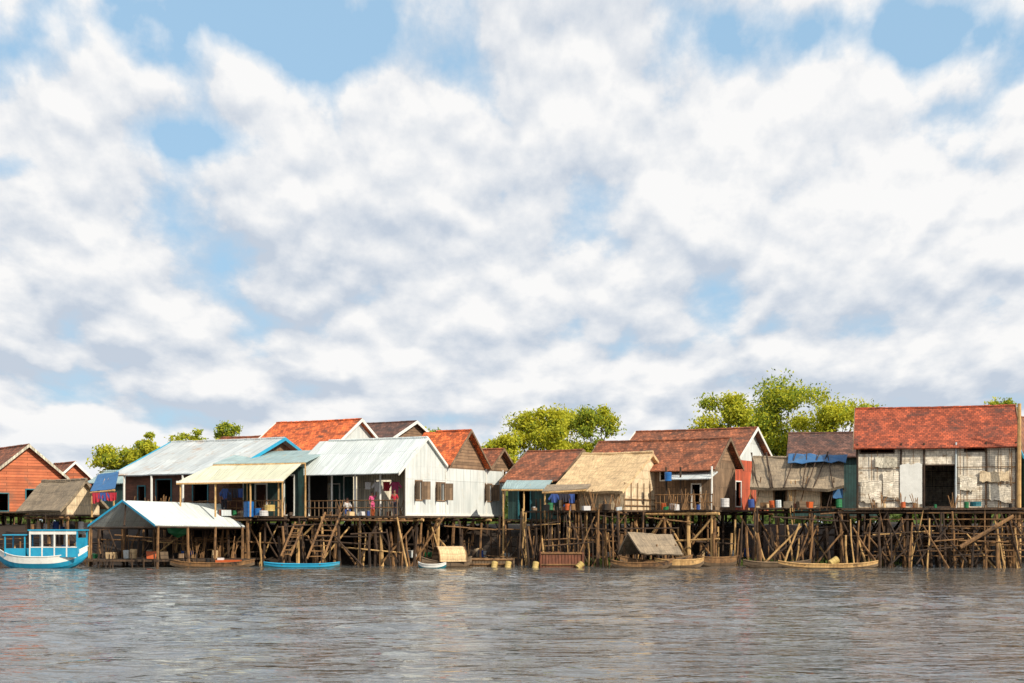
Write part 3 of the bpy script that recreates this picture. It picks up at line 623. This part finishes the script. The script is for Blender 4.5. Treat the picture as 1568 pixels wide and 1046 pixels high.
# =============== people ===============
def skin_obj(name,V,E,rad,matn,parent,root=0):
    me=bpy.data.meshes.new(name); me.from_pydata(V,E,[]); me.materials.append(MATS[matn]); o=bpy.data.objects.new(name,me); COL.objects.link(o); o.parent=parent
    md=o.modifiers.new('skin','SKIN'); md.use_smooth_shade=True
    for i,r in enumerate(rad): me.skin_vertices[0].data[i].radius=(r,r)
    me.skin_vertices[0].data[root].use_root=True
    sd=o.modifiers.new('sub','SUBSURF'); sd.levels=1; sd.render_levels=1; return o
def person(px,Y,zfl,face,shirt,pants,hgt=1.6,pose='stand'):
    k=hgt/1.6; e=empty('person',(wx(px,Y),Y,zfl)); e.rotation_euler=(0,0,math.radians(face)); e.scale=(k,k,k)
    sit=pose=='sit'; hz=.30 if sit else .86
    V=[];E=[];Rr=[]
    def add(p,r,par=None):
        V.append(p);Rr.append(r)
        if par is not None: E.append((par,len(V)-1))
        return len(V)-1
    pel=add((0,0,hz),.11); w=add((0,0,hz+.2),.095,pel); ch=add((0,-.01,hz+.4),.115,w); nk=add((0,0,hz+.52),.045,ch); h1=add((0,-.01,hz+.6),.07,nk); h2=add((0,-.012,hz+.68),.082,h1); add((0,0,hz+.74),.055,h2)
    arms=[];legs=[]
    for s in(-1,1):
        sh=add((s*.15,0,hz+.45),.05,ch)
        if pose=='reach' and s==1: el=(s*.24,-.15,hz+.5);wr=(s*.22,-.3,hz+.68)
        elif sit: el=(s*.22,-.1,hz+.2);wr=(s*.12,-.32,hz+.14)
        else: el=(s*.22,.02,hz+.2);wr=(s*.22,-.1,hz-.02)
        a=add(el,.036,sh); b=add(wr,.025,a); d=(Vector(wr)-Vector(el)).normalized(); q=Vector(wr)+d*.07; pm=add(tuple(q),.028,b)
        for fi in range(4):
            o=Vector(((fi-1.5)*.02,-.005,0)); ln=(.06,.07,.066,.05)[fi]; f1=add(tuple(q+o+d*ln*.6),.009,pm); add(tuple(q+o+d*ln+Vector((0,-.02,0))),.008,f1)
        add(tuple(Vector(wr)+d*.05+Vector((-s*.04,-.02,0))),.01,b)
        arms.append((sh,a,b))
        hp=add((s*.085,0,hz-.05),.085,pel)
        if sit: kn=(s*.12,-.38,hz+.08);an=(s*.12,-.36,.07);toe=(s*.12,-.52,.03)
        else: kn=(s*.09,-.02,.45);an=(s*.09,.02,.07);toe=(s*.1,-.14,.03)
        a2=add(kn,.055,hp);c=add(an,.035,a2);add(toe,.03,c); legs.append((hp,a2,c))
    skin_obj('body',V,E,Rr,'skin',e)
    def sub(ids,extra,matn,nm,edges):
        mp={i:n for n,i in enumerate(ids)}; skin_obj(nm,[V[i] for i in ids],[(mp[a],mp[b]) for a,b in edges],[Rr[i]+extra for i in ids],matn,e)
    (s1,a1,_),(s2,a2,_)=arms
    sub([w,pel,ch,s1,a1,s2,a2],.018,shirt,'shirt',[(w,pel),(w,ch),(ch,s1),(s1,a1),(ch,s2),(s2,a2)])
    (h1_,k1,c1),(h2_,k2,c2)=legs
    sub([pel,h1_,k1,c1,h2_,k2,c2],.022,pants,'trousers',[(pel,h1_),(h1_,k1),(k1,c1),(pel,h2_),(h2_,k2),(k2,c2)])
    def ell(nm,c,r,mt):
        m=MB(); n=10; vs=[];fs=[]
        for i in range(7):
            for j in range(n):
                a=math.pi*i/6;b=2*math.pi*j/n; vs.append((c[0]+r[0]*math.sin(a)*math.cos(b),c[1]+r[1]*math.sin(a)*math.sin(b),c[2]+r[2]*math.cos(a)))
        for i in range(6):
            for j in range(n): fs.append((i*n+j,i*n+(j+1)%n,(i+1)*n+(j+1)%n,(i+1)*n+j))
        m.mesh(vs,fs,mt); o=m.obj(nm,None,True); o.parent=e
    ell('hair',(0,.03,hz+.7),(.094,.095,.105),'hair'); ell('nose',(0,-.1,hz+.645),(.012,.02,.02),'skin')
    for s in(-1,1): ell('eye',(s*.032,-.088,hz+.67),(.012,.008,.008),'hair'); ell('ear',(s*.085,0,hz+.65),(.01,.02,.03),'skin')
    ell('mouth',(0,-.085,hz+.607),(.025,.01,.007),'cloth_red')
f=WH['fr']
def pp(px,v): 
    q=f.p(f.su(px,v),v); return q.y
zf=WH['zf']+.01
person(570,pp(570,-.3),zf,20,'cloth_pink','cloth_pink',1.3,'reach')
person(604,pp(604,-.3),zf,-10,'cloth_red','cloth_dark',1.4)
person(532,pp(532,-.2),zf,10,'cloth_white','cloth_blue',1.55,'sit')
person(343,79.0,2.8,20,'cloth_blue','cloth_dark',1.55)
# =============== trees ===============
def tree(name,px,Y,pyTop,hw,pyBot,n,wts,seed=0,lobes=16,leaf=.3):
    rs=np.random.RandomState(seed); x0=wx(px,Y); zt=wz(pyTop,Y); zb=wz(pyBot,Y); rw=hw/F*Y; rh=(zt-zb)/2; cz=(zt+zb)/2
    e=empty(name,(x0,Y,2.2)); m=MB(); cs=[]
    for i in range(lobes):
        a=rs.uniform(0,2*math.pi); rr=rs.uniform(.2,.95); hgt=rs.uniform(-.75,.86)
        lim=math.sqrt(max(.3,1-hgt*hgt)); cs.append((Vector((x0+rw*rr*math.cos(a)*lim,Y+rw*.7*rr*math.sin(a)*lim,cz+rh*hgt)),rw*rs.uniform(.16,.32)))
    m.bent((x0,Y,1.8),(x0,Y,cz-rh*.3),.14*max(1,rw/4),'bark',4,.15)
    for c,r in cs: m.bent((x0,Y,zb+R(-1,.5)),c,.03*max(1,rw/5),'bark',4,.25)
    m.obj('trunk_and_limbs',e)
    V=[];Fc=[];MI=[]
    for q in range(n):
        ci=rs.randint(lobes); c,r=cs[ci]; d=rs.normal(size=3); d/=np.linalg.norm(d); rad=r*(rs.uniform(0.1,1)**.5)*(1.0 if rs.uniform()<.65 else 1.7)
        p=np.array(c)+d*rad*np.array([1.15,1,.8]); 
        t=rs.normal(size=3); t[2]-=.5; t/=np.linalg.norm(t); s_=np.cross(t,rs.normal(size=3)); s_/=np.linalg.norm(s_)
        l=leaf*rs.uniform(.6,1.3); w=l*.42; i=len(V)
        V+= [tuple(p-t*l/2),tuple(p+s_*w/2),tuple(p+t*l/2),tuple(p-s_*w/2)]; Fc.append((i,i+1,i+2,i+3))
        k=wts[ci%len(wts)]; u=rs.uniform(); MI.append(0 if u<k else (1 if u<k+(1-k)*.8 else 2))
    me=bpy.data.meshes.new('crown'); loc=e.location; V=np.array(V)-np.array(loc); me.from_pydata(V.tolist(),[],Fc)
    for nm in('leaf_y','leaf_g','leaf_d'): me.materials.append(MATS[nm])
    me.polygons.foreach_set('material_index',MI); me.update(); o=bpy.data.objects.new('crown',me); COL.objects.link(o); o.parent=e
tree('leafy_tree',1100,112,596,62,725,17000,(.8,.5,.9),1,28)
tree('leafy_tree',1190,116,582,72,725,20000,(.35,.7,.3,.6),2,32)
tree('leafy_tree',1280,112,594,66,725,17000,(.85,.65,.9),3,30)
tree('leafy_tree',832,112,626,52,720,11000,(.95,.85,.8),4,22)
tree('leafy_tree',912,116,622,40,720,8500,(.4,.3,.8),5,20)
tree('leafy_tree',868,120,630,48,720,9000,(.9,.7,.95),15,20)
tree('leafy_tree',770,104,662,28,725,5000,(.8,.95,.6),6,12)
tree('leafy_tree',225,110,658,26,725,5500,(.8,.6,.95),7,14)
tree('leafy_tree',178,112,688,44,735,5500,(.6,.4,.8),8,12)
tree('leafy_tree',292,125,659,28,700,2400,(.5,.7),9,12,.28)
tree('leafy_tree',348,125,645,26,700,2800,(.4,.2,.7),10,12,.28)
tree('leafy_tree',1515,125,603,30,670,2600,(.5,.7),11,12,.3)
tree('leafy_tree',1560,120,595,40,690,4800,(.3,.5),12,14,.3)
tree('leafy_tree',660,125,654,28,700,1500,(.4,.6),13,8,.28)
rs=np.random.RandomState(5); V=[];Fc=[]
for i in range(24000):
    x=rs.uniform(-110,110); Y=rs.uniform(140,165); z=1.6+rs.uniform(0,1)**.8*(3.4+1.6*math.sin(x*.23)+1.2*math.sin(x*.71+1)); t=rs.normal(size=3)*.4; s_=rs.normal(size=3)*.25; p=np.array((x,Y,z)); k=len(V)
    V+=[tuple(p-t),tuple(p+s_),tuple(p+t),tuple(p-s_)]; Fc.append((k,k+1,k+2,k+3))
me=bpy.data.meshes.new('distant_trees'); me.from_pydata(V,[],Fc); me.materials.append(MATS['leaf_d']); COL.objects.link(bpy.data.objects.new('distant_trees',me))
V=[];Fc=[]
for i in range(1500):
    c=rs.choice([905,960,1150,1240,1340]); Y=rs.uniform(78,81.5); x=wx(c+rs.normal()*26,Y); z=rs.uniform(-.05,.3)*rs.uniform(0,1); t=np.array((rs.normal()*.05,rs.normal()*.05,.12)); s_=np.array((.03,rs.normal()*.02,0)); p=np.array((x,Y,z+.1)); k=len(V)
    V+=[tuple(p-t),tuple(p+s_),tuple(p+t),tuple(p-s_)]; Fc.append((k,k+1,k+2,k+3))
me=bpy.data.meshes.new('riverbank_weeds'); me.from_pydata(V,[],Fc); me.materials.append(MATS['leaf_d']); COL.objects.link(bpy.data.objects.new('riverbank_weeds',me))
# =============== ground and water ===============
prof=[(-400,-2),(70,-1.2),(79,-.6),(81.0,-.15),(82.5,.35),(84.5,1.2),(87,2.1),(91,2.25),(110,2.25),(300,2.25),(4000,2.25)]
xs=[-4000,-600]+list(np.arange(-70,71,1.0))+[600,4000]
V=[];Fc=[]
for y,z in prof:
    for x in xs:
        j=.12*math.sin(x*1.7+y)+.1*math.sin(x*.6+2*y) if 75<y<100 else 0; V.append((x,y+j*2,z+j))
w=len(xs)
for j in range(len(prof)-1):
    for i in range(w-1): a=j*w+i; Fc.append((a,a+1,a+w+1,a+w))
me=bpy.data.meshes.new('ground'); me.from_pydata(V,[],Fc); me.materials.append(MATS['mud']); COL.objects.link(bpy.data.objects.new('ground',me))
# river surface with real wavelets
rs=np.random.RandomState(3)
gx=np.concatenate([[-3000,-400,-120,-70],np.arange(-48,48.1,.24),[70,120,400,3000]])
gy=[-400,-50,0,8,12]; y=14.0
while y<84: gy.append(y); y+=.09+.0024*y
gy+= [88,90]; gy=np.array(gy)
GX,GY=np.meshgrid(gx,gy); GZ=np.zeros_like(GX)
for i in range(46):
    lam=1.0*(3.6/1.0)**rs.uniform()**1.3; th=rs.normal()*.6+math.pi/2+.25; k=2*math.pi/lam; amp=.0030*lam**.85*rs.uniform(.5,1.4)
    ph=k*(GX*math.cos(th)+GY*math.sin(th))+rs.uniform(0,6.28); sN=np.sin(ph); GZ+=amp*(sN+.25*np.cos(2*ph))
patch=.8+.4*np.sin(GX*.11+1.3*np.sin(GY*.09))*np.sin(GY*.17+.8*np.sin(GX*.07))
fade=np.clip((50-np.abs(GX))/6,0,1)*np.clip((GY-12)/4,0,1)*np.clip((86-GY)/9,0.25,1)*(GY<87)
GZ=GZ*fade*patch
V=np.stack([GX.ravel(),GY.ravel(),GZ.ravel()],1); nx=len(gx); ny=len(gy)
idx=(np.arange(ny-1)[:,None]*nx+np.arange(nx-1)[None,:]).ravel(); Q=np.stack([idx,idx+1,idx+nx+1,idx+nx],1)
wm=bpy.data.materials.new('river_water'); wm.use_nodes=True; nt=wm.node_tree; b=nt.nodes['Principled BSDF']; tc=N(nt,'ShaderNodeTexCoord'); ob=tc.outputs['Object']
lo=rng(nt,noise(nt,mapping(nt,ob,(.05,.12,1)),1,3),.3,.7)
nt.links.new(mixc(nt,lo,(.105,.09,.07),(.075,.085,.09)),b.inputs['Base Color']); b.inputs['Roughness'].default_value=.05; b.inputs['IOR'].default_value=1.33
h1=noise(nt,mapping(nt,ob,(1.3,2.4,1)),1.0,2,.5,.4); h2=noise(nt,mapping(nt,ob,(4.0,6.5,1)),1.0,2,.6,.3); h3=noise(nt,mapping(nt,ob,(.12,.3,1)),1,3)
hh=mth(nt,'ADD',mth(nt,'MULTIPLY',h1,.9),mth(nt,'MULTIPLY',h2,.20)); hh=mth(nt,'MULTIPLY',hh,rng(nt,h3,.35,.65,.6,1.3))
bp=N(nt,'ShaderNodeBump'); bp.inputs['Strength'].default_value=1; bp.inputs['Distance'].default_value=.10; nt.links.new(hh,bp.inputs['Height']); nt.links.new(bp.outputs[0],b.inputs['Normal'])
me=bpy.data.meshes.new('river_water'); me.from_pydata(V.tolist(),[],Q.tolist()); me.materials.append(wm); me.polygons.foreach_set('use_smooth',[True]*len(me.polygons)); me.update(); COL.objects.link(bpy.data.objects.new('river_water',me))
# =============== sky ===============
sunv=Vector((.60,-.60,.56)).normalized(); el=math.asin(sunv.z); az=math.atan2(sunv.x,sunv.y)
w=bpy.data.worlds.new('World'); sc.world=w; w.use_nodes=True; nt=w.node_tree; bg=nt.nodes['Background']
sky=N(nt,'ShaderNodeTexSky',sky_type='NISHITA'); sky.sun_disc=False; sky.sun_elevation=el; sky.sun_rotation=az
tc=N(nt,'ShaderNodeTexCoord'); sp=N(nt,'ShaderNodeSeparateXYZ'); nt.links.new(tc.outputs['Generated'],sp.inputs[0]); X,Yo,Z=sp.outputs
zc=mth(nt,'MAXIMUM',Z,0.0)
def plane(dz):
    den=mth(nt,'ADD',zc,.075+dz); c=N(nt,'ShaderNodeCombineXYZ'); nt.links.new(mth(nt,'MULTIPLY',X,mth(nt,'ADD',1.0,mth(nt,'DIVIDE',.05,den))),c.inputs[0]); nt.links.new(mth(nt,'MULTIPLY',mth(nt,'LOGARITHM',den,math.e),.40),c.inputs[1]); return c.outputs[0]
def puff(p):
    nv=N(nt,'ShaderNodeTexNoise',noise_dimensions='2D'); nv.inputs['Scale'].default_value=15.0; nv.inputs['Detail'].default_value=5; nt.links.new(p,nv.inputs['Vector'])
    vm=N(nt,'ShaderNodeVectorMath',operation='MULTIPLY_ADD'); nt.links.new(nv.outputs['Color'],vm.inputs[0]); vm.inputs[1].default_value=(.07,.07,0); nt.links.new(p,vm.inputs[2]); q=vm.outputs[0]
    def vor(s,sm_):
        v=N(nt,'ShaderNodeTexVoronoi',feature='SMOOTH_F1',voronoi_dimensions='2D'); v.inputs['Scale'].default_value=s; v.inputs['Smoothness'].default_value=sm_; nt.links.new(q,v.inputs['Vector']); return mth(nt,'SUBTRACT',.75,v.outputs['Distance'])
    f=noise(nt,p,6.0,9,.60,0,'2D')
    return mth(nt,'ADD',mth(nt,'MULTIPLY',f,.60),mth(nt,'ADD',mth(nt,'MULTIPLY',vor(10.0,.5),.30),mth(nt,'MULTIPLY',vor(25.0,.4),.14)))
p1=plane(0); p2=plane(.013)
n1=puff(p1); n2=puff(p2); nb=noise(nt,p1,3.6,3,.5,0,'2D')
def blob(px,py,rx,ry,amt):
    k=(px-CX)/F;h=(H0-py)/F;l=math.sqrt(1+k*k+h*h); cx,cz=k/l,h/l
    a=mth(nt,'DIVIDE',mth(nt,'SUBTRACT',X,cx),rx/F); b_=mth(nt,'DIVIDE',mth(nt,'SUBTRACT',Z,cz),ry/F)
    d=mth(nt,'ADD',mth(nt,'MULTIPLY',a,a),mth(nt,'MULTIPLY',b_,b_)); return mth(nt,'MULTIPLY',mth(nt,'EXPONENT',mth(nt,'MULTIPLY',d,-1)),amt)
def sm(L):
    r=L[0]
    for q in L[1:]: r=mth(nt,'ADD',r,q)
    return r
blue=sm([blob(80,60,300,85,.22),blob(480,40,190,55,.18),blob(310,215,120,30,.18),blob(1200,50,240,50,.17),blob(1430,60,130,45,.14),blob(1050,295,110,30,.10),blob(15,255,80,25,.14)])
cov=rng(nt,mth(nt,'SUBTRACT',mth(nt,'ADD',n1,.10),blue),.33,.47)
shade=sm([blob(840,10,280,60,-.35),blob(450,410,280,60,-.3),blob(140,500,300,60,-.2),blob(700,570,1300,55,-.2),blob(330,165,110,45,-.15),blob(640,290,220,60,-.1),blob(330,255,220,45,.15),blob(600,180,220,60,.12),blob(1250,300,330,200,.10),blob(1200,170,250,60,.1),blob(60,330,200,90,.1)])
lit=mth(nt,'MULTIPLY',mth(nt,'SUBTRACT',n1,n2),4.0)
lum=sm([mth(nt,'MULTIPLY',mth(nt,'SUBTRACT',nb,.5),-.9),lit,shade,mth(nt,'MULTIPLY',mth(nt,'SUBTRACT',n1,.45),1.2)])
lum=mth(nt,'ADD',lum,.64,clamp=True)
cc=mixc(nt,lum,(5.6,6.3,7.3),(9.6,9.55,9.5))
skyc=mixc(nt,.7,sky.outputs[0],(4.3,6.9,9.4))
fin=mixc(nt,cov,skyc,cc)
hz=rng(nt,Z,0,.07,.4,0); fin=mixc(nt,hz,fin,(6.5,7.3,8.3))
nt.links.new(fin,bg.inputs[0]); bg.inputs[1].default_value=.1
w.cycles.sampling_method='MANUAL'; w.cycles.sample_map_resolution=512
sl=bpy.data.lights.new('sun','SUN'); sl.energy=5.0; sl.angle=math.radians(.5); sl.color=(1,.91,.76); so=bpy.data.objects.new('sun',sl); so.rotation_euler=sunv.to_track_quat('Z','Y').to_euler(); COL.objects.link(so)
cam=bpy.data.cameras.new('camera'); cam.lens=50; cam.sensor_width=36; cam.shift_y=(H0-523)/1568; cam.clip_end=8000; co=bpy.data.objects.new('camera',cam); co.location=(0,0,EYE); co.rotation_euler=(math.radians(90),0,0); COL.objects.link(co); sc.camera=co
sc.view_settings.view_transform='Standard'; sc.view_settings.look='None'; sc.view_settings.exposure=0
